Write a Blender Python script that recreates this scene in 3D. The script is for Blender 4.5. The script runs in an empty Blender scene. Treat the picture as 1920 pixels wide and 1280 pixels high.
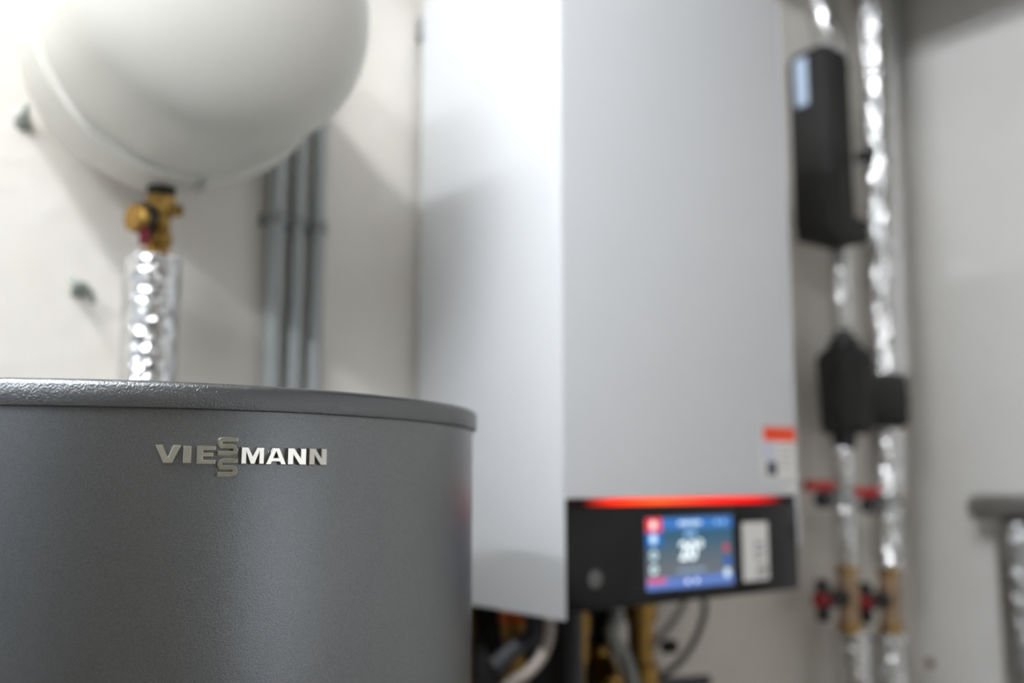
import bpy, bmesh, math, random
from mathutils import Vector, Matrix

random.seed(7)
SC = bpy.context.scene
COL = SC.collection
PI = math.pi

# ------------------------------------------------------------------ camera, world, exposure
cam_d = bpy.data.cameras.new('camera')
cam = bpy.data.objects.new('camera', cam_d)
COL.objects.link(cam)
cam.location = (0, 0, 1.0)
cam.rotation_euler = (PI / 2 + 0.1403, 0, -0.6484)
cam_d.sensor_width = 36
cam_d.lens = 34.42
cam_d.clip_start = 0.02
cam_d.dof.use_dof = True
cam_d.dof.focus_distance = 0.592
cam_d.dof.aperture_fstop = 2.9
SC.camera = cam

SC.view_settings.view_transform = 'Standard'
SC.view_settings.look = 'None'
SC.view_settings.gamma = 1
SC.view_settings.use_curve_mapping = False
SC.view_settings.exposure = 0.36

world = bpy.data.worlds.new('world')
SC.world = world
world.use_nodes = True
world.node_tree.nodes['Background'].inputs[0].default_value = (0.9, 0.95, 1, 1)
world.node_tree.nodes['Background'].inputs[1].default_value = 0.0

TUBE_STRENGTH = 102.0            # bare fluorescent tube on the left, running out from the back wall
FILL_TUBE_STRENGTH = 165.0        # unseen second tube, added as fill light

# ------------------------------------------------------------------ materials
def srgb(r, g, b):
    f = lambda c: (c / 255 / 12.92) if c / 255 <= 0.04045 else ((c / 255 + 0.055) / 1.055) ** 2.4
    return (f(r), f(g), f(b), 1)

def mat(name, col, rough=0.5, metal=0.0, bumps=(), var=None, coat=0.0, spec=None, emit=None):
    """bumps: (scale, strength, distance[, kind]);  var: (scale, second colour, contrast)"""
    m = bpy.data.materials.new(name)
    m.use_nodes = True
    nt = m.node_tree
    b = nt.nodes['Principled BSDF']
    b.inputs['Base Color'].default_value = col
    b.inputs['Roughness'].default_value = rough
    b.inputs['Metallic'].default_value = metal
    b.inputs['Coat Weight'].default_value = coat
    if spec is not None:
        b.inputs['Specular IOR Level'].default_value = spec
    if emit:
        b.inputs['Emission Color'].default_value = emit[0]
        b.inputs['Emission Strength'].default_value = emit[1]
    tc = nt.nodes.new('ShaderNodeTexCoord')
    if var:
        n = nt.nodes.new('ShaderNodeTexNoise')
        n.inputs['Scale'].default_value = var[0]
        n.inputs['Detail'].default_value = 5
        nt.links.new(tc.outputs['Object'], n.inputs['Vector'])
        r = nt.nodes.new('ShaderNodeValToRGB')
        r.color_ramp.elements[0].position = 0.5 - var[2]
        r.color_ramp.elements[1].position = 0.5 + var[2]
        r.color_ramp.elements[0].color = col
        r.color_ramp.elements[1].color = var[1]
        nt.links.new(n.outputs['Fac'], r.inputs['Fac'])
        nt.links.new(r.outputs['Color'], b.inputs['Base Color'])
    prev = None
    for bp in bumps:
        kind = bp[3] if len(bp) > 3 else 'noise'
        if kind == 'voronoi':
            n = nt.nodes.new('ShaderNodeTexVoronoi')
            out = n.outputs['Distance']
        else:
            n = nt.nodes.new('ShaderNodeTexNoise')
            n.inputs['Detail'].default_value = 3
            out = n.outputs['Fac']
        n.inputs['Scale'].default_value = bp[0]
        nt.links.new(tc.outputs['Object'], n.inputs['Vector'])
        bu = nt.nodes.new('ShaderNodeBump')
        bu.inputs['Strength'].default_value = bp[1]
        bu.inputs['Distance'].default_value = bp[2]
        nt.links.new(out, bu.inputs['Height'])
        if prev:
            nt.links.new(prev.outputs['Normal'], bu.inputs['Normal'])
        prev = bu
    if prev:
        nt.links.new(prev.outputs['Normal'], b.inputs['Normal'])
    return m

M = {}
M['plaster'] = mat('plaster', srgb(227, 221, 212), 0.9, bumps=((35, .5, .004), (260, .35, .001)), var=(9, srgb(234, 229, 222), .25))
M['plaster_grey'] = mat('plaster_grey', srgb(222, 219, 215), 0.9, bumps=((30, .25, .003), (260, .25, .001)), var=(6, srgb(228, 226, 223), .25))
M['grey_paint'] = mat('grey_wall_paint', srgb(160, 163, 168), 0.9, bumps=((35, .4, .003),))
M['ceiling'] = mat('ceiling_paint', srgb(225, 224, 220), 0.9, bumps=((60, .3, .002),))
M['concrete'] = mat('concrete_floor', srgb(112, 104, 94), 0.7, bumps=((40, .3, .002),), var=(5, srgb(124, 114, 103), .3))
M['tank'] = mat('tank_silver_paint', srgb(116, 118, 121), 0.30, 0.94, var=(1500, srgb(134, 136, 138), .12), bumps=((1250, .6, .00022),))
M['lid'] = mat('lid_silver_paint', srgb(114, 116, 118), 0.32, 0.9, bumps=((780, .7, .0006),))
M['dark_gap'] = mat('dark_rubber', srgb(28, 28, 29), 0.7)
M['chrome'] = mat('chrome_letter', srgb(214, 211, 203), 0.10, 1.0)
M['vessel'] = mat('vessel_enamel', srgb(222, 220, 212), 0.38, bumps=((14, .06, .004),))
M['white_sheet'] = mat('white_powder_coat', srgb(218, 219, 222), 0.45, bumps=((900, .15, .0002),))
M['black_gloss'] = mat('black_gloss', srgb(16, 16, 17), 0.14, spec=.25)
M['button_grey'] = mat('button_grey', srgb(84, 84, 82), 0.4)
M['pale_brass'] = mat('pale_brass', srgb(176, 150, 122), 0.5, .6)
M['black_deep'] = mat('black_glass', srgb(8, 8, 10), 0.12, spec=.25)
M['black_epp'] = mat('black_foam', srgb(32, 31, 30), 0.75, bumps=((300, .5, .001),))
M['black_plastic'] = mat('black_plastic', srgb(30, 30, 31), 0.45)
M['dark_pipe'] = mat('dark_sleeve', srgb(62, 63, 68), 0.6)
M['foil'] = mat('crinkled_foil', srgb(222, 222, 222), 0.15, 1.0, bumps=((32, .5, .010), (95, .7, .004, 'voronoi')))
M['foil_dull'] = mat('dull_foil', srgb(178, 178, 178), 0.3, 1.0, bumps=((38, .7, .012), (120, .4, .003)))
M['brass'] = mat('brass', srgb(152, 120, 64), 0.38, 1.0, bumps=((120, .2, .001),))
M['copper'] = mat('copper', srgb(200, 105, 60), 0.3, 1.0)
M['steel'] = mat('zinc_steel', srgb(170, 172, 172), 0.35, 1.0)
M['galv'] = mat('dark_zinc', srgb(150, 158, 152), 0.4, .7)
M['conduit'] = mat('grey_plastic_conduit', srgb(164, 168, 168), 0.4)
M['clip'] = mat('grey_plastic_clip', srgb(140, 144, 143), 0.5)
M['red'] = mat('red_plastic', srgb(200, 24, 34), 0.4)
M['ring_red'] = mat('ring_red', srgb(150, 20, 28), 0.45)
M['dark_red'] = mat('dark_red_tag', srgb(120, 30, 45), 0.5)
M['orange'] = mat('orange_print', srgb(244, 74, 28), 0.6)
M['paper'] = mat('label_paper', srgb(226, 223, 219), 0.6)
M['pale_blue'] = mat('pale_blue_label', srgb(190, 208, 232), 0.5)
M['print_blue'] = mat('blue_grey_print', srgb(62, 66, 82), 0.6)
M['print_grey'] = mat('grey_print', srgb(150, 150, 152), 0.6)
M['print_pale'] = mat('pale_print', srgb(205, 206, 220), 0.6)
M['hose'] = mat('pale_grey_hose', srgb(186, 176, 168), 0.5)
M['cable'] = mat('grey_cable', srgb(74, 72, 70), 0.5)
M['cable_pale'] = mat('pale_grey_cable', srgb(122, 116, 112), 0.5)
M['grey_plastic'] = mat('grey_plastic', srgb(150, 155, 153), 0.5)
M['duct'] = mat('duct_grey', srgb(95, 95, 96), 0.5, 0.3)
M['added_door'] = mat('added_door_paint', srgb(150, 148, 139), 0.5)
M['wood'] = mat('brown_plug', srgb(120, 90, 70), 0.7)

def emis(name, col, strength=1.0):
    m = bpy.data.materials.new(name)
    m.use_nodes = True
    nt = m.node_tree
    nt.nodes.clear()
    o = nt.nodes.new('ShaderNodeOutputMaterial')
    e = nt.nodes.new('ShaderNodeEmission')
    e.inputs[0].default_value = col
    e.inputs[1].default_value = strength
    nt.links.new(e.outputs[0], o.inputs[0])
    return m

M['fill_tube'] = emis('lit_fill_tube', (.93, .97, 1.0, 1), FILL_TUBE_STRENGTH)
M['tube'] = emis('lit_tube', (.93, .97, 1.0, 1), TUBE_STRENGTH)

# ------------------------------------------------------------------ mesh helpers
ORG = {}

def finish(bm, smooth):
    bmesh.ops.recalc_face_normals(bm, faces=bm.faces)
    if smooth:
        for f in bm.faces:
            f.smooth = True
        for e in bm.edges:
            if len(e.link_faces) == 2 and e.calc_face_angle(0) > 0.6:
                e.smooth = False

def obj(name, bm, material, parent=None, origin=None, smooth=True, bevel=0):
    """bm is in world space; the object gets its parent's origin (or its own)."""
    org = ORG[parent] if parent is not None else Vector(origin or (0, 0, 0))
    finish(bm, smooth)
    bmesh.ops.translate(bm, verts=bm.verts, vec=-org)
    me = bpy.data.meshes.new(name)
    bm.to_mesh(me)
    bm.free()
    me.materials.append(M[material] if isinstance(material, str) else material)
    o = bpy.data.objects.new(name, me)
    COL.objects.link(o)
    ORG[o] = org
    if parent is not None:
        o.parent = parent
    else:
        o.location = org
    if bevel:
        md = o.modifiers.new('bevel', 'BEVEL')
        md.width = bevel
        md.segments = 2
        md.limit_method = 'ANGLE'
        md.angle_limit = 0.7
    return o

def thing(name, label, cat, loc, group=None):
    o = bpy.data.objects.new(name, None)
    COL.objects.link(o)
    o.location = loc
    o.empty_display_size = 0.05
    ORG[o] = Vector(loc)
    o['label'] = label
    o['category'] = cat
    if group:
        o['group'] = group
    return o

def tag(o, label, cat, group=None):
    o['label'] = label
    o['category'] = cat
    if group:
        o['group'] = group
    return o

def dup(root, loc, label):
    r = root.copy()
    COL.objects.link(r)
    r.location = loc
    r['label'] = label
    for ch in list(root.children):
        c = ch.copy()
        COL.objects.link(c)
        c.parent = r
        for g in list(ch.children):
            d = g.copy()
            COL.objects.link(d)
            d.parent = c
    return r

def structure(o):
    o['kind'] = 'structure'
    return o

def box(x0, x1, y0, y1, z0, z1, bev=0, seg=2, bm=None):
    b = bmesh.new()
    bmesh.ops.create_cube(b, size=1)
    for v in b.verts:
        v.co = Vector((x0 + (v.co.x + .5) * (x1 - x0), y0 + (v.co.y + .5) * (y1 - y0), z0 + (v.co.z + .5) * (z1 - z0)))
    if bev:
        bmesh.ops.bevel(b, geom=list(b.edges), offset=bev, segments=seg, profile=.5, affect='EDGES')
    return merge(bm, b)

def merge(dst, src):
    if dst is None:
        return src
    me = bpy.data.meshes.new('tmp')
    src.to_mesh(me)
    src.free()
    dst.from_mesh(me)
    bpy.data.meshes.remove(me)
    return dst

def frame(axis):
    a = Vector(axis).normalized()
    u = Vector((0, 0, 1)) if abs(a.z) < .9 else Vector((1, 0, 0))
    s = a.cross(u).normalized()
    t = s.cross(a).normalized()
    return a, s, t

def lathe(base, axis, prof, n=32, bm=None, phase=0.0, jitter=0.0):
    """prof: list of (distance along axis, radius)"""
    b = bmesh.new()
    a, s, t = frame(axis)
    base = Vector(base)
    rings = []
    for d, r in prof:
        if r <= 1e-6:
            rings.append([b.verts.new(base + a * d)])
        else:
            ring = []
            for i in range(n):
                th = 2 * PI * i / n + phase
                rr = r * (1 + random.uniform(-jitter, jitter))
                ring.append(b.verts.new(base + a * d + (s * math.cos(th) + t * math.sin(th)) * rr))
            rings.append(ring)
    for p, q in zip(rings, rings[1:]):
        if len(p) == 1 and len(q) == 1:
            continue
        for i in range(n):
            j = (i + 1) % n
            if len(p) == 1:
                b.faces.new((p[0], q[i], q[j]))
            elif len(q) == 1:
                b.faces.new((p[i], p[j], q[0]))
            else:
                b.faces.new((p[i], p[j], q[j], q[i]))
    if len(rings[0]) > 1:
        b.faces.new(list(reversed(rings[0])))
    if len(rings[-1]) > 1:
        b.faces.new(rings[-1])
    return merge(bm, b)

def cyl(p0, p1, r, n=24, bev=0, bm=None, phase=0.0):
    p0, p1 = Vector(p0), Vector(p1)
    L = (p1 - p0).length
    prof = [(0, r), (L, r)] if not bev else [(0, r - bev), (bev * .3, r - bev * .3), (bev, r), (L - bev, r), (L - bev * .3, r - bev * .3), (L, r - bev)]
    return lathe(p0, p1 - p0, prof, n, bm, phase)

def smooth_path(pts, k=8):
    P = [Vector(p) for p in pts]
    P = [P[0] * 2 - P[1]] + P + [P[-1] * 2 - P[-2]]
    out = []
    for i in range(1, len(P) - 2):
        a, b, c, d = P[i - 1:i + 3]
        for j in range(k):
            t = j / k
            out.append(.5 * ((2 * b) + (c - a) * t + (2 * a - 5 * b + 4 * c - d) * t * t + (3 * b - a - 3 * c + d) * t ** 3))
    out.append(P[-2])
    return out

def tube(pts, r, n=14, bm=None, wob=0.0):
    b = bmesh.new()
    pts = [Vector(p) for p in pts]
    rings = []
    s = None
    for i, p in enumerate(pts):
        d = (pts[min(i + 1, len(pts) - 1)] - pts[max(i - 1, 0)]).normalized()
        if s is None:
            s = frame(d)[1]
        s = (s - d * s.dot(d)).normalized()
        t = d.cross(s)
        rr = r * (1 + random.uniform(-wob, wob))
        rings.append([b.verts.new(p + (s * math.cos(2 * PI * k / n) + t * math.sin(2 * PI * k / n)) * rr * (1 + random.uniform(-wob, wob) * .6)) for k in range(n)])
    for p, q in zip(rings, rings[1:]):
        for i in range(n):
            j = (i + 1) % n
            b.faces.new((p[i], p[j], q[j], q[i]))
    b.faces.new(list(reversed(rings[0])))
    b.faces.new(rings[-1])
    return merge(bm, b)

def foil_pipe(p0, p1, r, step=.018, wob=.012):
    """a straight run of pipe wrapped in crumpled foil"""
    p0, p1 = Vector(p0), Vector(p1)
    k = max(4, int((p1 - p0).length / step))
    return tube([p0.lerp(p1, i / k) for i in range(k + 1)], r, 28, wob=wob)

# ------------------------------------------------------------------ room shell
WY, WX = 1.2553, 2.086            # inner faces of the back and right walls
structure(obj('wall_back', box(-1.6, WX + .2, WY, WY + .2, -.1, 2.5), 'plaster', smooth=False))
structure(obj('wall_right', box(WX, WX + .2, -2.0, WY, -.1, 2.5), 'plaster_grey', smooth=False))
structure(obj('wall_left', box(-1.8, -1.6, -2.0, WY + .2, -.1, 2.5), 'grey_paint', smooth=False))
structure(obj('wall_front', box(-1.8, WX + .2, -2.2, -2.0, -.1, 2.5), 'concrete', smooth=False))
structure(obj('floor', box(-1.6, WX, -2.0, WY, -.1, 0), 'concrete', smooth=False))
structure(obj('ceiling', box(-1.6, WX, -2.0, WY, 2.45, 2.5), 'ceiling', smooth=False))
added_door = structure(obj('added_door_1', box(-.45, .87, -1.999, -1.955, 0, 2.02, .004), 'added_door'))  # unseen, added so the left chrome letters mirror something dark
obj('added_door_handle', cyl((.78, -1.955, 1.02), (.78, -1.90, 1.02), .011, bm=cyl((.78, -1.905, 1.02), (.65, -1.905, 1.02), .009)), 'steel', added_door)

M['added_glow_pane'] = emis('added_glow_emission', (.92, .96, 1.0, 1), 1.2)  # unseen glowing pane, added for the bright band on tank and letters
glow_panel = structure(obj('added_glow_panel', box(.93, 2.0, -1.999, -1.985, .25, 1.35), 'added_glow_pane', smooth=False))
b = box(.88, .93, -1.999, -1.95, .2, 1.4, .003)
for q in ((2.0, 2.05, .2, 1.4), (.93, 2.0, .2, .25), (.93, 2.0, 1.35, 1.4)):
    box(q[0], q[1], -1.999, -1.95, q[2], q[3], .003, bm=b)
obj('glow_panel_frame', b, 'white_sheet', glow_panel)

# ------------------------------------------------------------------ lamps
def tube_lamp(x, y0, y1, z, material, label):
    t = thing('tube_lamp', label, 'lamp', (x, (y0 + y1) / 2, 2.45))
    obj('batten', box(x - .03, x + .03, y0 - .06, y1 + .06, z + .05, z + .10, .004), 'white_sheet', t)
    obj('tube', cyl((x, y0, z), (x, y1, z), .019, 20), material, t)
    for y in (y0 - .03, y1 + .03):
        obj('lamp_holder', box(x - .02, x + .02, y - .03, y + .03, z - .022, z + .052, .004), 'white_sheet', t)
        obj('hanger', cyl((x, y, z + .09), (x, y, 2.45), .004, 10), 'steel', t)
tube_lamp(-.45, -.60, 1.0, 2.31, 'tube', 'bare fluorescent tube under the ceiling reaching close to the back wall')
tube_lamp(-1.4, -.6, .3, 2.31, 'fill_tube', 'unseen fill tube added under the ceiling to brighten the room')

t = tag(obj('ventilation_duct', box(1.33, 1.66, -.4, WY - .002, 2.085, 2.40, .006), 'duct', origin=(1.5, .4, 2.085)), 'dark grey square duct running under the ceiling above the boiler', 'duct')

# ------------------------------------------------------------------ hot water tank
TX, TY, TR = .251, .861, .2862
tank = thing('hot_water_tank', 'round silver-grey hot water tank with chrome lettering in the foreground', 'tank', (TX, TY, 0))
obj('body', lathe((TX, TY, .03), (0, 0, 1), [(0, .27), (.004, TR), (1.0125, TR), (1.0165, TR - .004), (1.0165, .1), (1.0165, 0)], 192), 'tank', tank)
obj('foot_ring', lathe((TX, TY, 0), (0, 0, 1), [(0, .26), (.03, .26)], 96), 'dark_gap', tank)
LR, lz = .290, 1.0415
obj('lid', lathe((TX, TY, lz), (0, 0, 1), [(.004, .10), (.004, TR + .0010), (.0008, TR + .0018), (0, LR - .0012), (.0004, LR - .0003), (.0012, LR), (.0125, LR), (.0145, LR - .0008), (.0157, LR - .0024), (.0162, LR - .005), (.0164, .2), (.0164, 0)], 192), 'lid', tank)

LETTERS = {
    'V': [[(0, 1), (.30, 1), (.505, .37), (.70, 1), (1, 1), (.665, 0), (.33, 0)]],
    'I': [[(0, 0), (0, 1), (1, 1), (1, 0)]],
    'E': [[(0, 0), (0, 1), (1, 1), (1, .75), (.35, .75), (.35, .625), (.88, .625), (.88, .385), (.35, .385), (.35, .25), (1, .25), (1, 0)]],
    'M': [[(0, 0), (0, 1), (.31, 1), (.5, .5), (.69, 1), (1, 1), (1, 0), (.765, 0), (.765, .63), (.585, 0), (.415, 0), (.235, .63), (.235, 0)]],
    'A': [[(0, 0), (.34, 1), (.66, 1), (1, 0), (.73, 0), (.675, .17), (.325, .17), (.27, 0)], [(.40, .42), (.60, .42), (.5, .73)]],
    'N': [[(0, 0), (0, 1), (.34, 1), (.68, .45), (.68, 1), (1, 1), (1, 0), (.66, 0), (.32, .55), (.32, 0)]],
}

def s_outline(w, h):
    tk = .27 * h
    r = (h - tk) / 4                      # centreline radius of both bowls
    path = []
    top, mid, bot = h - tk / 2, h / 2, tk / 2
    path.append((w, top))
    cl, cr = r + tk / 2, w - r - tk / 2
    for i in range(13):
        a = PI / 2 + PI * i / 12
        path.append((cl + r * math.cos(a), mid + r + r * math.sin(a)))
    for i in range(13):
        a = PI / 2 - PI * i / 12
        path.append((cr + r * math.cos(a), mid - r + r * math.sin(a)))
    path.append((0, bot))
    L, R_ = [], []
    for i, p in enumerate(path):
        a = path[max(i - 1, 0)]
        b = path[min(i + 1, len(path) - 1)]
        dx, dy = b[0] - a[0], b[1] - a[1]
        q = math.hypot(dx, dy)
        L.append((p[0] - dy / q * tk / 2, p[1] + dx / q * tk / 2))
        R_.append((p[0] + dy / q * tk / 2, p[1] - dx / q * tk / 2))
    return [L + R_[::-1]]

def letter(ch, a0, a1, z0, z1, thick=.0026, gap=.0004):
    a0, a1 = math.radians(a0), math.radians(a1)
    ac = (a0 + a1) / 2
    r0 = TR + gap
    w, h = (a1 - a0) * (r0 + thick), z1 - z0
    loops = s_outline(w, h) if ch == 'S' else [[(u * w, v * h) for u, v in lp] for lp in LETTERS[ch]]
    rt = Vector((-math.sin(ac), math.cos(ac), 0))
    nm = Vector((math.cos(ac), math.sin(ac), 0))
    base = Vector((TX, TY, z0)) + nm * r0 - rt * w / 2
    b = bmesh.new()
    for lp in loops:
        vs = [b.verts.new(base + rt * u + Vector((0, 0, v))) for u, v in lp]
        for i in range(len(vs)):
            b.edges.new((vs[i], vs[(i + 1) % len(vs)]))
    bmesh.ops.triangle_fill(b, use_beauty=True, use_dissolve=False, edges=list(b.edges))
    g = bmesh.ops.extrude_face_region(b, geom=list(b.faces))
    bmesh.ops.translate(b, verts=[v for v in g['geom'] if isinstance(v, bmesh.types.BMVert)], vec=nm * thick)
    return obj('letter', b, 'chrome', tank, smooth=False, bevel=.00045)

for ch, a0, a1, z1, z0 in (('V', -104.262, -101.318, 1.0204, 1.0096), ('I', -101.117, -100.194, 1.0200, 1.0094), ('E', -99.612, -97.402, 1.0199, 1.0093),
                           ('S', -97.257, -94.791, 1.0254, 1.0143), ('S', -97.216, -94.75, 1.0128, 1.0018), ('M', -94.391, -91.544, 1.0197, 1.0092),
                           ('A', -91.407, -88.626, 1.0197, 1.0091), ('N', -88.511, -85.934, 1.0198, 1.0091), ('N', -85.563, -82.988, 1.01995, 1.0091)):
    letter(ch, a0, a1, z0, z1)

# ------------------------------------------------------------------ boiler
BX0, BX1, BY, BZ0, BZ1 = .7624, 1.2124, .9039, .836, 1.741
bo = thing('wall_boiler', 'white wall-hung gas boiler with black control panel and lit screen', 'boiler', ((BX0 + BX1) / 2, WY, BZ0))
tk = .0025
b = box(BX0, BX0 + tk, BY, WY - .018, BZ0, BZ1, .0008)
box(BX1 - tk, BX1, BY, WY - .018, BZ0 + .07, BZ1, .0008, bm=b)
box(BX0 + tk, BX1 - tk, BY + .02, WY - .018, BZ1 - tk, BZ1, bm=b)
box(BX0 + tk, BX1 - tk, WY - .05, WY - .045, BZ0 + .05, BZ1 - tk, bm=b)
obj('casing', b, 'white_sheet', bo)
obj('mounting_bracket', box(BX0 - .003, BX0 + .03, WY - .020, WY - .0005, 1.685, 1.715, .001), 'steel', bo)
obj('underside', box(BX0 + tk, BX1 - tk, BY + .05, WY - .012, .90, .905), 'black_plastic', bo, smooth=False)
obj('front_cover', box(BX0 + tk + .0006, BX1 - tk - .0006, BY, BY + .03, .977, BZ1, .003, 3), 'white_sheet', bo)
pan = obj('control_panel', box(BX0 + tk + .0004, BX1 - .006, BY + .0012, BY + .05, .844, .9685, .003, 3), 'black_gloss', bo)
obj('panel_flap', box(1.072, BX1 - .0065, BY + .0002, BY + .004, .846, .9665, .001), 'black_deep', pan)
# red light guide under the front cover, fading towards both ends
m = bpy.data.materials.new('red_light_guide')
m.use_nodes = True
nt = m.node_tree
nt.nodes.clear()
o_ = nt.nodes.new('ShaderNodeOutputMaterial')
e_ = nt.nodes.new('ShaderNodeEmission')
g_ = nt.nodes.new('ShaderNodeTexCoord')
s_ = nt.nodes.new('ShaderNodeSeparateXYZ')
r_ = nt.nodes.new('ShaderNodeValToRGB')
nt.links.new(g_.outputs['Generated'], s_.inputs[0])
nt.links.new(s_.outputs['X'], r_.inputs['Fac'])
nt.links.new(r_.outputs['Color'], e_.inputs[0])
nt.links.new(e_.outputs[0], o_.inputs[0])
cr = r_.color_ramp
cr.elements[0].position, cr.elements[0].color = 0.07, (.01, .005, .005, 1)
cr.elements[1].position, cr.elements[1].color = 0.93, (.01, .005, .005, 1)
for p_, c_ in ((.2, (.95, .03, .008, 1)), (.36, (1.0, .09, .02, 1)), (.6, (.95, .02, .008, 1)), (.8, (.65, .003, .004, 1))):
    e2 = cr.elements.new(p_)
    e2.color = c_
e_.inputs[1].default_value = 1.5
obj('light_guide', box(BX0 + tk + .001, BX1 - tk - .001, BY + .004, BY + .03, .9688, .9768), m, bo, smooth=False)

# display and what it shows
SX0, SX1, SZ0, SZ1 = .898, 1.063, .861, .9515
m = bpy.data.materials.new('display_background')
m.use_nodes = True
nt = m.node_tree
nt.nodes.clear()
o_ = nt.nodes.new('ShaderNodeOutputMaterial')
e_ = nt.nodes.new('ShaderNodeEmission')
g_ = nt.nodes.new('ShaderNodeTexCoord')
s_ = nt.nodes.new('ShaderNodeSeparateXYZ')
r_ = nt.nodes.new('ShaderNodeValToRGB')
nt.links.new(g_.outputs['Generated'], s_.inputs[0])
nt.links.new(s_.outputs['Z'], r_.inputs['Fac'])
nt.links.new(r_.outputs['Color'], e_.inputs[0])
nt.links.new(e_.outputs[0], o_.inputs[0])
r_.color_ramp.elements[0].color = srgb(98, 104, 110)
r_.color_ramp.elements[0].position = .3
r_.color_ramp.elements[1].color = srgb(56, 90, 112)
r_.color_ramp.elements[1].position = .75
disp = obj('display', box(SX0, SX1, BY + .0004, BY + .003, SZ0, SZ1), m, bo, smooth=False)

def ui(name, u0, u1, v0, v1, rgb, lift=0, shape='rect', s=1.0):
    x0, x1 = SX0 + u0 * (SX1 - SX0), SX0 + u1 * (SX1 - SX0)
    z1, z0 = SZ1 - v0 * (SZ1 - SZ0), SZ1 - v1 * (SZ1 - SZ0)
    y = BY + .0004 - .0002 * (lift + 1)
    if shape == 'rect':
        g = box(x0, x1, y, BY + .0006, z0, z1)
    elif shape == 'ring':
        g = bmesh.new()
        cx, cz, r = (x0 + x1) / 2, (z0 + z1) / 2, (z1 - z0) / 2
        ri = r * .55
        rings = [[g.verts.new((cx + q * math.cos(2 * PI * i / 20), yy, cz + q * math.sin(2 * PI * i / 20))) for i in range(20)] for q, yy in ((ri, y + .0002), (ri, y), (r, y), (r, y + .0002))]
        for p, q in zip(rings, rings[1:] + rings[:1]):
            for i in range(20):
                g.faces.new((p[i], p[(i + 1) % 20], q[(i + 1) % 20], q[i]))
    else:
        g = cyl(((x0 + x1) / 2, BY + .0006, (z0 + z1) / 2), ((x0 + x1) / 2, y, (z0 + z1) / 2), (z1 - z0) / 2, 20)
    key = 'screen_%d_%d_%d' % rgb
    if key not in M:
        M[key] = emis(key, srgb(*rgb), s)
    return obj(name, g, key, disp, smooth=False)

ui('title_bar', .17, 1, 0, .165, (62, 112, 178))
ui('title_text', .36, .49, .055, .115, (190, 215, 240), 1)
ui('title_text', .50, .62, .055, .115, (190, 215, 240), 1)
ui('status_icon', .79, .84, .05, .12, (150, 195, 240), 1, 'dot')
ui('status_icon', .86, .92, .05, .12, (150, 195, 240), 1, 'dot')
ui('menu_tile', 0, .17, 0, .195, (226, 66, 78))
ui('menu_icon', .03, .13, .035, .16, (255, 235, 232), 1, 'dot')
ui('menu_tile', 0, .17, .195, .39, (24, 104, 182))
ui('menu_icon', .03, .13, .225, .36, (205, 235, 255), 1, 'dot')
ui('menu_icon', .03, .13, .45, .58, (196, 222, 228), 1, 'ring', 1.2)
ui('menu_icon', .03, .13, .65, .78, (205, 230, 234), 1, 'ring', 1.2)
ui('bottom_bar', 0, 1, .83, 1, (92, 118, 180))
ui('bottom_tag', .01, .21, .83, .91, (196, 96, 140), 1)
ui('page_dot', .43, .475, .875, .945, (215, 228, 255), 1, 'dot', 1.2)
ui('page_dot', .535, .58, .875, .945, (215, 228, 255), 1, 'dot', 1.2)
ui('room_text', .43, .56, .215, .265, (150, 195, 240), 1)
ui('hint_text', .34, .66, .73, .775, (128, 150, 170), 1)
ui('arrow_button', .885, .95, .41, .52, (190, 60, 75), 0, 'dot')
ui('minus_button', .875, .985, .60, .72, (50, 92, 160))
ui('help_button', .88, .97, .765, .90, (205, 228, 246), 1, 'dot')

def text_bm(s, size, x, y, z, depth):
    cu = bpy.data.curves.new('txt', 'FONT')
    cu.body = s
    cu.size = size
    cu.extrude = depth
    cu.align_x = 'CENTER'
    cu.offset = .0004
    o = bpy.data.objects.new('txt', cu)
    COL.objects.link(o)
    dg = bpy.context.evaluated_depsgraph_get()
    me = bpy.data.meshes.new_from_object(o.evaluated_get(dg))
    b = bmesh.new()
    b.from_mesh(me)
    bpy.data.objects.remove(o)
    bpy.data.curves.remove(cu)
    bpy.data.meshes.remove(me)
    b.transform(Matrix.Translation((x, y, z)) @ Matrix.Rotation(PI / 2, 4, 'X'))
    return b
M['screen_digits'] = emis('screen_digits', srgb(236, 248, 252), 1.35)
obj('temperature_digits', text_bm('20\u00b0', .033, SX0 + .505 * (SX1 - SX0), BY, SZ0 + .40 * (SZ1 - SZ0), .0002), 'screen_digits', disp, smooth=False)

# paper label on the panel, printed marks, sticker on the cover
lb = obj('serial_label', box(1.0835, 1.138, BY - .0003, BY + .0006, .862, .9415), 'paper', pan, smooth=False)
lb['label'] = 'upright white paper label with grey print'
for k, (u0, u1, z0, z1) in enumerate(((1.108, 1.128, .909, .914), (1.108, 1.130, .899, .904), (1.108, 1.124, .889, .894), (1.112, 1.134, .873, .881), (1.112, 1.130, .866, .870))):
    obj('print_line', box(u0, u1, BY - .0005, BY - .0002, z0, z1), 'print_grey', pan, smooth=False)
b = lathe((.812, BY + .0016, .881), (0, -1, 0), [(0, .011), (.0012, .011), (.0014, .0095), (.0014, 0)], 28)
obj('round_button', b, 'button_grey', pan)
st = obj('sticker_header', box(1.1365, 1.2085, BY - .0003, BY + .0005, 1.0555, 1.0755), 'orange', bo, smooth=False)
st['label'] = 'orange band of the sticker'
sl = obj('sticker', box(1.131, 1.2085, BY - .0002, BY + .0005, 1.001, 1.0554), 'paper', bo, smooth=False)
sl['label'] = 'white sticker below an orange band'
obj('sticker_panel', box(1.133, 1.164, BY - .0004, BY - .0001, 1.027, 1.0548), 'print_pale', sl, smooth=False)
obj('sticker_picture', box(1.141, 1.164, BY - .0004, BY - .0001, 1.006, 1.026), 'print_blue', sl, smooth=False)
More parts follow.
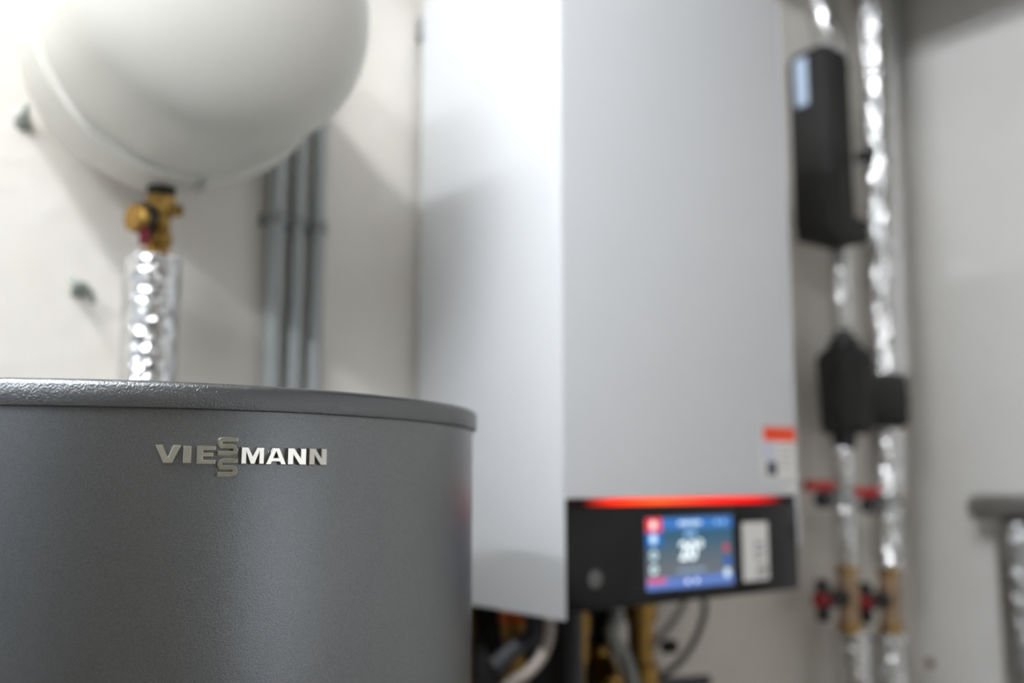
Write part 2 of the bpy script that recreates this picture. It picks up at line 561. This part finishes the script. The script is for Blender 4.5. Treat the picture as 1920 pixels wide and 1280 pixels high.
for k in range(4):
    obj('sticker_line', box(1.172, 1.200 - .004 * (k % 2), BY - .0004, BY - .0001, 1.046 - k * .009, 1.0478 - k * .009), 'print_grey', sl, smooth=False)
obj('corner_label', box(1.178, 1.2075, BY - .0003, BY + .0005, .982, .993), 'paper', bo, smooth=False)

# ------------------------------------------------------------------ expansion vessel
VX, VZ, VR = .352, 1.512, .165
ve = thing('expansion_vessel', 'big round white expansion vessel mounted high on the back wall', 'expansion vessel', (VX, WY, VZ))
def vl(prof, n=96):                       # profile given as (distance from the wall, radius)
    return lathe((VX, WY, VZ), (0, -1, 0), prof, n)
obj('back_shell', vl([(.022, 0), (.024, .06), (.030, .10), (.040, .135), (.052, .154), (.068, .164), (.10, VR), (.158, VR)]), 'vessel', ve)
obj('front_shell', vl([(.168, VR), (.285, VR), (.300, .163), (.314, .157), (.328, .145), (.342, .125), (.356, .098), (.367, .066), (.374, .034), (.376, 0)]), 'vessel', ve)
obj('clamp_ring', vl([(.154, VR - .002), (.154, VR + .006), (.156, VR + .009), (.161, VR + .0095), (.168, VR + .009), (.171, VR + .006), (.171, VR - .002)]), 'vessel', ve)
obj('clamp_bolt', box(VX + .018, VX + .026, WY - .175, WY - .152, VZ - .180, VZ - .170, .001), 'steel', ve)
obj('wall_bracket', box(VX - .05, VX + .05, WY - .030, WY - .0005, VZ - .03, VZ + .03, .002), 'steel', ve)
obj('nipple', cyl((.353, 1.165, 1.338), (.353, 1.165, 1.350), .0165), 'dark_gap', ve)

# service valve below the vessel
cv = thing('service_valve', 'brass service valve with black-rimmed cap under the white vessel', 'valve', (.352, 1.165, 1.262))
b = lathe((.352, 1.165, 1.262), (0, 0, 1), [(0, .019), (.005, .019), (.006, .013), (.013, .0135), (.016, .0165), (.026, .0165), (.030, .0135), (.044, .0125), (.050, .0145), (.054, .0175)], 24)
lathe((.352, 1.165, 1.314), (0, 0, 1), [(0, .0178), (.022, .0178), (.0245, .015)], 6, bm=b)
obj('body', b, 'brass', cv)
obj('drain_boss', cyl((.352, 1.165, 1.323), (.374, 1.150, 1.319), .0075, bev=.001), 'brass', cv)
b = lathe((.350, 1.165, 1.302), (-.9, -.42, .05), [(0, .010), (.016, .010), (.017, .0175), (.034, .0175), (.0365, .014), (.0365, 0)], 20)
obj('side_cap', b, 'brass', cv)
b = lathe((.350, 1.165, 1.3035), (-.9, -.42, .05), [(.0155, .0185), (.0155, .0195), (.0245, .0195), (.0245, .0185)], 24)
obj('cap_band', b, 'dark_gap', cv)
obj('seal_tag', box(.324, .336, 1.142, 1.146, 1.270, 1.294, .001), 'dark_red', cv)
t = thing('foil_pipe', 'short upright foil-wrapped pipe below the brass service valve, behind the tank', 'pipe', (.352, 1.172, 0), 'foil-wrapped pipes')
obj('foil_wrap', foil_pipe((.3525, 1.176, .02), (.350, 1.172, 1.2615), .0325, wob=.006), 'foil', t)
obj('end_cap', cyl((.350, 1.172, 1.2575), (.350, 1.172, 1.2622), .0305, 28), 'steel', t)

# conduits on the wall
cn = None
for x, r, lab in ((.532, .0125, 'leftmost of the three grey conduits beside the boiler, running down the back wall'), (.5655, .0105, 'middle one of the three grey conduits running down the back wall'), (.596, .0105, 'rightmost of the three grey conduits, nearest the boiler')):
    yy = WY - r - .003
    c = thing('conduit', lab, 'conduit', (x, yy, 0), 'grey conduits on the back wall')
    obj('tube', cyl((x, yy, .3), (x, yy, 2.3), r, 24), 'conduit', c)
    for z in (1.345, .75):
        b = bmesh.new()
        b = lathe((x, yy, z), (0, 0, 1), [(0, r + .0002), (0, r + .003), (.016, r + .003), (.016, r + .0002)], 24)
        box(x - r - .006, x + r + .006, WY - .006, WY - .0003, z, z + .016, bm=b)
        obj('pipe_clip', b, 'clip', c)

# fixings on the wall
t = thing('wall_hook', 'small galvanised screw hook in the white wall left of the vessel', 'hook', (.213, WY, 1.425))
obj('wall_plug', cyl((.213, WY, 1.425), (.213, WY - .004, 1.425), .010), 'steel', t)
obj('hook', tube(smooth_path(((.213, WY - .003, 1.425), (.213, WY - .018, 1.424), (.211, WY - .026, 1.430), (.210, WY - .026, 1.440))), .0038), 'galv', t)
t = thing('pipe_bracket', 'small dark zinc pipe bracket on the wall left of the foil pipe', 'bracket', (.289, WY, 1.235))
obj('base_plate', box(.279, .297, WY - .004, WY - .0003, 1.221, 1.239, .001), 'galv', t)
obj('stud', cyl((.288, WY - .003, 1.231), (.284, WY - .024, 1.229), .004), 'galv', t)
obj('half_clamp', tube(smooth_path(((.272, WY - .020, 1.240), (.278, WY - .026, 1.232), (.286, WY - .027, 1.228), (.295, WY - .026, 1.224), (.301, WY - .020, 1.212))), .0035), 'galv', t)

# ------------------------------------------------------------------ pipework right of the boiler
pu = thing('pump_housing', 'tall black foam-clad pump housing beside the boiler, above the foil pipes', 'pump housing', (1.655, 1.14, 1.47))
obj('shell', box(1.605, 1.70, 1.09, 1.195, 1.475, 1.87, .03, 5), 'black_epp', pu)
obj('lower_block', box(1.61, 1.735, 1.095, 1.185, 1.470, 1.52, .008), 'black_epp', pu)
obj('clamp_knob', lathe((1.69, 1.092, 1.64), (.6, -.8, 0), [(0, .012), (.02, .012), (.024, .02), (.034, .02), (.036, .016)], 16), 'black_plastic', pu)
obj('type_label', box(1.6035, 1.606, 1.135, 1.165, 1.745, 1.845, .0005), 'pale_blue', pu)

def pipe_run(p0, p1, r, label, mt='foil', name='foil_pipe'):
    o = obj(name, foil_pipe(p0, p1, r), mt, origin=p0)
    return tag(o, label, 'pipe', 'foil-wrapped pipes')

b = tube(smooth_path(((1.70, 1.165, 2.448), (1.70, 1.165, 2.25), (1.70, 1.165, 2.10), (1.702, 1.165, 2.0), (1.705, 1.160, 1.955), (1.715, 1.155, 1.92), (1.735, 1.16, 1.88), (1.76, 1.17, 1.86)), 10), .026, 20, wob=.03)
tag(obj('foil_pipe', b, 'foil', origin=(1.745, 1.155, 1.85)), 'bent foil pipe coming down beside the top of the black pump housing', 'pipe', 'foil-wrapped pipes')
pipe_run((1.728, 1.165, 1.298), (1.737, 1.17, 1.468), .0215, 'foil pipe between the black pump housing and the black air separator')
pipe_run((1.852, 1.15, 1.216), (1.883, 1.15, 2.448), .046, 'tall shiny foil pipe rising from the air separator to the ceiling near the corner')
tag(obj('grey_pipe', tube(smooth_path(((2.04, 1.205, 2.448), (2.035, 1.205, 2.06), (2.033, 1.205, 1.93), (2.015, 1.20, 1.875), (1.975, 1.19, 1.855)), 10), .022, 20), 'grey_plastic', origin=(2.04, 1.205, 2.448)), 'dull grey pipe bending in the corner behind the tall foil pipe', 'pipe')

se = thing('air_separator', 'black foam-clad air separator joining the two foil pipes', 'air separator', (1.715, 1.165, 1.185))
b = lathe((1.715, 1.155, 1.09), (0, 0, 1), [(0, .044), (.010, .052), (.150, .057), (.164, .050), (.178, .030)], 8, phase=.3)
obj('body', b, 'black_epp', se, smooth=False, bevel=.005)
obj('top_cap', lathe((1.715, 1.155, 1.262), (0, 0, 1), [(0, .032), (.018, .030), (.026, .018), (.034, .017), (.038, .012)], 20), 'black_plastic', se)
obj('bottom_cap', lathe((1.708, 1.16, 1.062), (0, 0, 1), [(0, .020), (.004, .023), (.032, .024)], 20), 'black_plastic', se)
obj('side_shell', cyl((1.74, 1.155, 1.158), (1.835, 1.13, 1.158), .055, 24, bev=.012), 'black_epp', se)
obj('side_cap', cyl((1.85, 1.155, 1.108), (1.853, 1.155, 1.212), .045, 24, bev=.012), 'black_epp', se)

pipe_run((1.706, 1.165, .985), (1.708, 1.165, 1.066), .0215, 'stub of foil pipe directly below the black air separator body')
pipe_run((1.842, 1.155, .972), (1.846, 1.155, 1.10), .038, 'foil pipe between the air separator and the right red lever')
pipe_run((1.705, 1.165, .835), (1.706, 1.165, .955), .023, 'foil pipe between the left red lever and the left brass union')
pipe_run((1.836, 1.155, .826), (1.841, 1.155, .942), .034, 'foil pipe between the right red lever and the right brass union')

def lever_valve(x, y, z, label):
    r = thing('lever_valve', label, 'valve', (x, y, z), 'shut-off valves with red levers')
    obj('body', lathe((x, y, z - .018), (0, 0, 1), [(0, .018), (.006, .022), (.030, .022), (.036, .018)], 6), 'steel', r)
    obj('stem', cyl((x - .015, y, z), (x - .075, y - .005, z), .011, bev=.001), 'galv', r)
    obj('knob', lathe((x - .060, y - .004, z - .006), (-1, -.05, -.1), [(0, .010), (.003, .017), (.022, .017), (.026, .012)], 16), 'dark_pipe', r)
    obj('lever', box(x - .125, x - .050, y - .018, y + .006, z + .010, z + .028, .004), 'red', r)
    return r
lv = lever_valve(1.706, 1.165, .97, 'valve with red lever on the left foil pipe, below the air separator')
dup(lv, (1.8415, 1.155, .957), 'valve with red lever on the thicker right foil pipe, below the air separator')

def tee_valve(x, y, z, label):
    r = thing('handle_valve', label, 'valve', (x, y, z), 'brass valves with black handles')
    obj('body', lathe((x, y, z - .048), (0, 0, 1), [(0, .021), (.030, .019), (.040, .022), (.075, .022), (.080, .018), (.094, .018)], 20), 'pale_brass', r)
    obj('lower_nut', lathe((x, y, z - .065), (0, 0, 1), [(0, .026), (.017, .026)], 6), 'brass', r)
    obj('upper_nut', lathe((x, y, z + .046), (0, 0, 1), [(0, .0235), (.014, .0235)], 6), 'brass', r)
    obj('stem', cyl((x - .015, y, z), (x - .075, y, z), .017, bev=.002), 'black_plastic', r)
    h = obj('handle', box(x - .092, x - .072, y - .012, y + .012, z - .042, z + .038, .007, 3), 'black_plastic', r)
    obj('red_ring', lathe((x - .074, y, z), (-1, 0, 0), [(0, .012), (.004, .015), (.022, .015), (.025, .012), (.025, 0)], 20), 'ring_red', h)
    return r
tv = tee_valve(1.7045, 1.165, .775, 'brass valve with black and red handle at the foot of the left foil pipe')
dup(tv, (1.829, 1.155, .763), 'brass valve with black and red handle at the foot of the right foil pipe')
b = foil_pipe((1.722, 1.165, .02), (1.710, 1.165, .711), .036, wob=.03)
tag(obj('foil_pipe', b, 'foil', origin=(1.722, 1.165, .02)), 'crumpled foil pipe below the left brass valve, running down to the floor', 'pipe', 'foil-wrapped pipes')
b = foil_pipe((1.812, 1.155, .02), (1.826, 1.155, .699), .036, wob=.03)
tag(obj('foil_pipe', b, 'foil', origin=(1.812, 1.155, .02)), 'crumpled foil pipe below the right brass valve, running down to the floor', 'pipe', 'foil-wrapped pipes')

tp = thing('tee_pipe', 'dull foil-wrapped pipe tee on the right wall, at the picture edge', 'pipe', (1.99, .94, 0))
obj('cross_pipe', lathe((1.995, 1.066, .943), (-.02, -1, 0), [(0, .006), (.003, .017), (.012, .026), (.022, .028), (.5, .028), (.506, .02)], 28, jitter=.01), 'foil_dull', tp)
obj('collar', cyl((1.985, .965, .900), (1.985, .965, .916), .034, 28, bev=.003), 'foil_dull', tp)
obj('down_pipe', foil_pipe((1.985, .962, .02), (1.985, .965, .900), .042, wob=.008), 'foil_dull', tp)
obj('wall_stay', box(2.0, WX - .0005, .90, .92, .935, .95, .002), 'steel', tp)
tag(obj('wall_plug', cyl((WX - .0005, 1.225, .60), (WX - .006, 1.225, .60), .010), 'wood', origin=(WX, 1.225, .60)), 'small brown plug low in the right wall by the corner', 'plug')

# ------------------------------------------------------------------ fittings under the boiler
def fitting(x, y, z0, z1, r, label):
    t = thing('brass_fitting', label, 'fitting', (x, y, z0), 'brass fittings under the boiler')
    h = z1 - z0
    b = lathe((x, y, z0), (0, 0, 1), [(0, r * .8), (h * .25, r * .8), (h * .26, r), (h * .42, r), (h * .43, r * .75), (h * .62, r * .75), (h * .63, r * .95), (h * .74, r * .95), (h * .75, r * .7), (h, r * .7)], 24)
    obj('body', b, 'brass', t)
    obj('hex_nut', lathe((x, y, z0 + h * .8), (0, 0, 1), [(0, r * 1.1), (h * .10, r * 1.1)], 6), 'brass', t)
    obj('tail_pipe', cyl((x, y, .003), (x, y, z0), r * .6, 16), 'brass', t)
    return t
t = fitting(.838, 1.10, .60, .90, .021, 'brass fitting below the boiler, left of the pale hose')
obj('copper_collar', cyl((.838, 1.10, .806), (.838, 1.10, .828), .0225, bev=.002), 'copper', t)
fitting(.957, 1.10, .74, .90, .015, 'slim brass fitting below the boiler, right of the dark sleeve')
t = fitting(1.078, 1.10, .60, .90, .026, 'stout brass fitting below the control panel, left of the loose cables')
obj('bleed_knob', cyl((1.092, 1.07, .753), (1.112, 1.06, .753), .010, bev=.002), 'black_plastic', t)
t = fitting(.788, 1.15, .60, .90, .017, 'brass fitting under the boiler just showing beside the tank')
t = thing('drain_cock', 'small brass drain cock with round cap low under the boiler', 'valve', (.985, 1.07, .70))
obj('cap', lathe((.992, 1.09, .742), (-.25, -.6, -.55), [(0, .010), (.012, .010), (.013, .017), (.045, .018), (.05, .013)], 18), 'brass', t)
obj('body', lathe((.995, 1.10, .62), (0, 0, 1), [(0, .012), (.10, .012), (.125, .016), (.14, .012)], 18), 'brass', t)
tag(obj('dark_sleeve_pipe', cyl((.860, 1.0, .003), (.860, 1.0, .90), .0105, 20), 'dark_pipe', origin=(.86, 1.0, .45)), 'thin dark grey sleeved pipe under the front corner of the boiler', 'pipe')
tag(obj('drain_hose', tube(smooth_path(((.825, 1.0, .90), (.819, 1.0, .83), (.816, 1.0, .80), (.802, 1.0, .776), (.779, 1.0, .760), (.760, 1.0, .7535), (.748, 1.01, .735), (.745, 1.02, .68), (.745, 1.03, .60)), 8), .0075), 'hose', origin=(.82, 1.0, .9)), 'pale grey hose looping below the boiler corner', 'hose')
tag(obj('corrugated_hose', tube(smooth_path(((1.012, 1.08, .90), (1.010, 1.08, .81), (.999, 1.08, .785), (1.006, 1.08, .765), (1.022, 1.08, .748), (1.030, 1.07, .70), (1.03, 1.06, .62)), 8), .011), 'grey_plastic', origin=(1.012, 1.08, .9)), 'grey plastic hose between two brass fittings under the control panel', 'hose')
tag(obj('shade_block', box(.81, 1.05, 1.14, WY - .001, .55, .90, .02, 3), 'black_epp', origin=(.9, 1.2, .55)), 'dark block standing in for the shade behind the fittings under the boiler', 'shade')  # black block put in for the deep shadow under the boiler
t = tag(obj('insulated_elbow', tube(smooth_path(((.775, 1.06, .76), (.80, 1.05, .782), (.83, 1.05, .80), (.84, 1.07, .86), (.84, 1.07, .90)), 8), .012), 'dark_pipe', origin=(.8, 1.05, .78)), 'dark insulated pipe elbow slanting up beside the pale hose', 'pipe')
tag(obj('black_hose', tube(smooth_path(((.90, 1.06, .90), (.898, 1.06, .80), (.893, 1.06, .70), (.89, 1.07, .55)), 6), .016), 'black_plastic', origin=(.9, 1.06, .9)), 'thick black hose behind the thin sleeved pipe under the boiler', 'hose')
tag(obj('black_hose', tube(smooth_path(((1.037, 1.13, .90), (1.037, 1.13, .80), (1.034, 1.13, .735), (1.04, 1.13, .66), (1.04, 1.13, .55)), 6), .011), 'black_plastic', origin=(1.035, 1.1, .9)), 'thick black hose beside the stout brass fitting', 'hose')
tag(obj('cable', tube(smooth_path(((1.20, 1.19, .90), (1.31, 1.20, .86), (1.331, 1.20, .79), (1.327, 1.20, .76), (1.301, 1.20, .722), (1.261, 1.20, .691), (1.22, 1.20, .676), (1.15, 1.20, .65)), 8), .0058), 'cable', origin=(1.2, 1.19, .9)), 'dark grey cable curving down below the control panel', 'cable', 'cables below the boiler')
tag(obj('cable', tube(smooth_path(((1.19, 1.2, .90), (1.285, 1.21, .85), (1.30, 1.215, .80), (1.275, 1.215, .765), (1.24, 1.215, .741), (1.215, 1.215, .722), (1.16, 1.2, .69)), 8), .0058), 'cable_pale', origin=(1.19, 1.2, .9)), 'pale grey cable slanting left of the dark cable below the control panel', 'cable', 'cables below the boiler')
tag(obj('dark_sleeve_pipe', cyl((1.12, 1.17, .676), (1.30, 1.17, .664), .010, 18), 'dark_pipe', origin=(1.2, 1.17, .67)), 'dark level pipe low below the hanging cables', 'pipe')
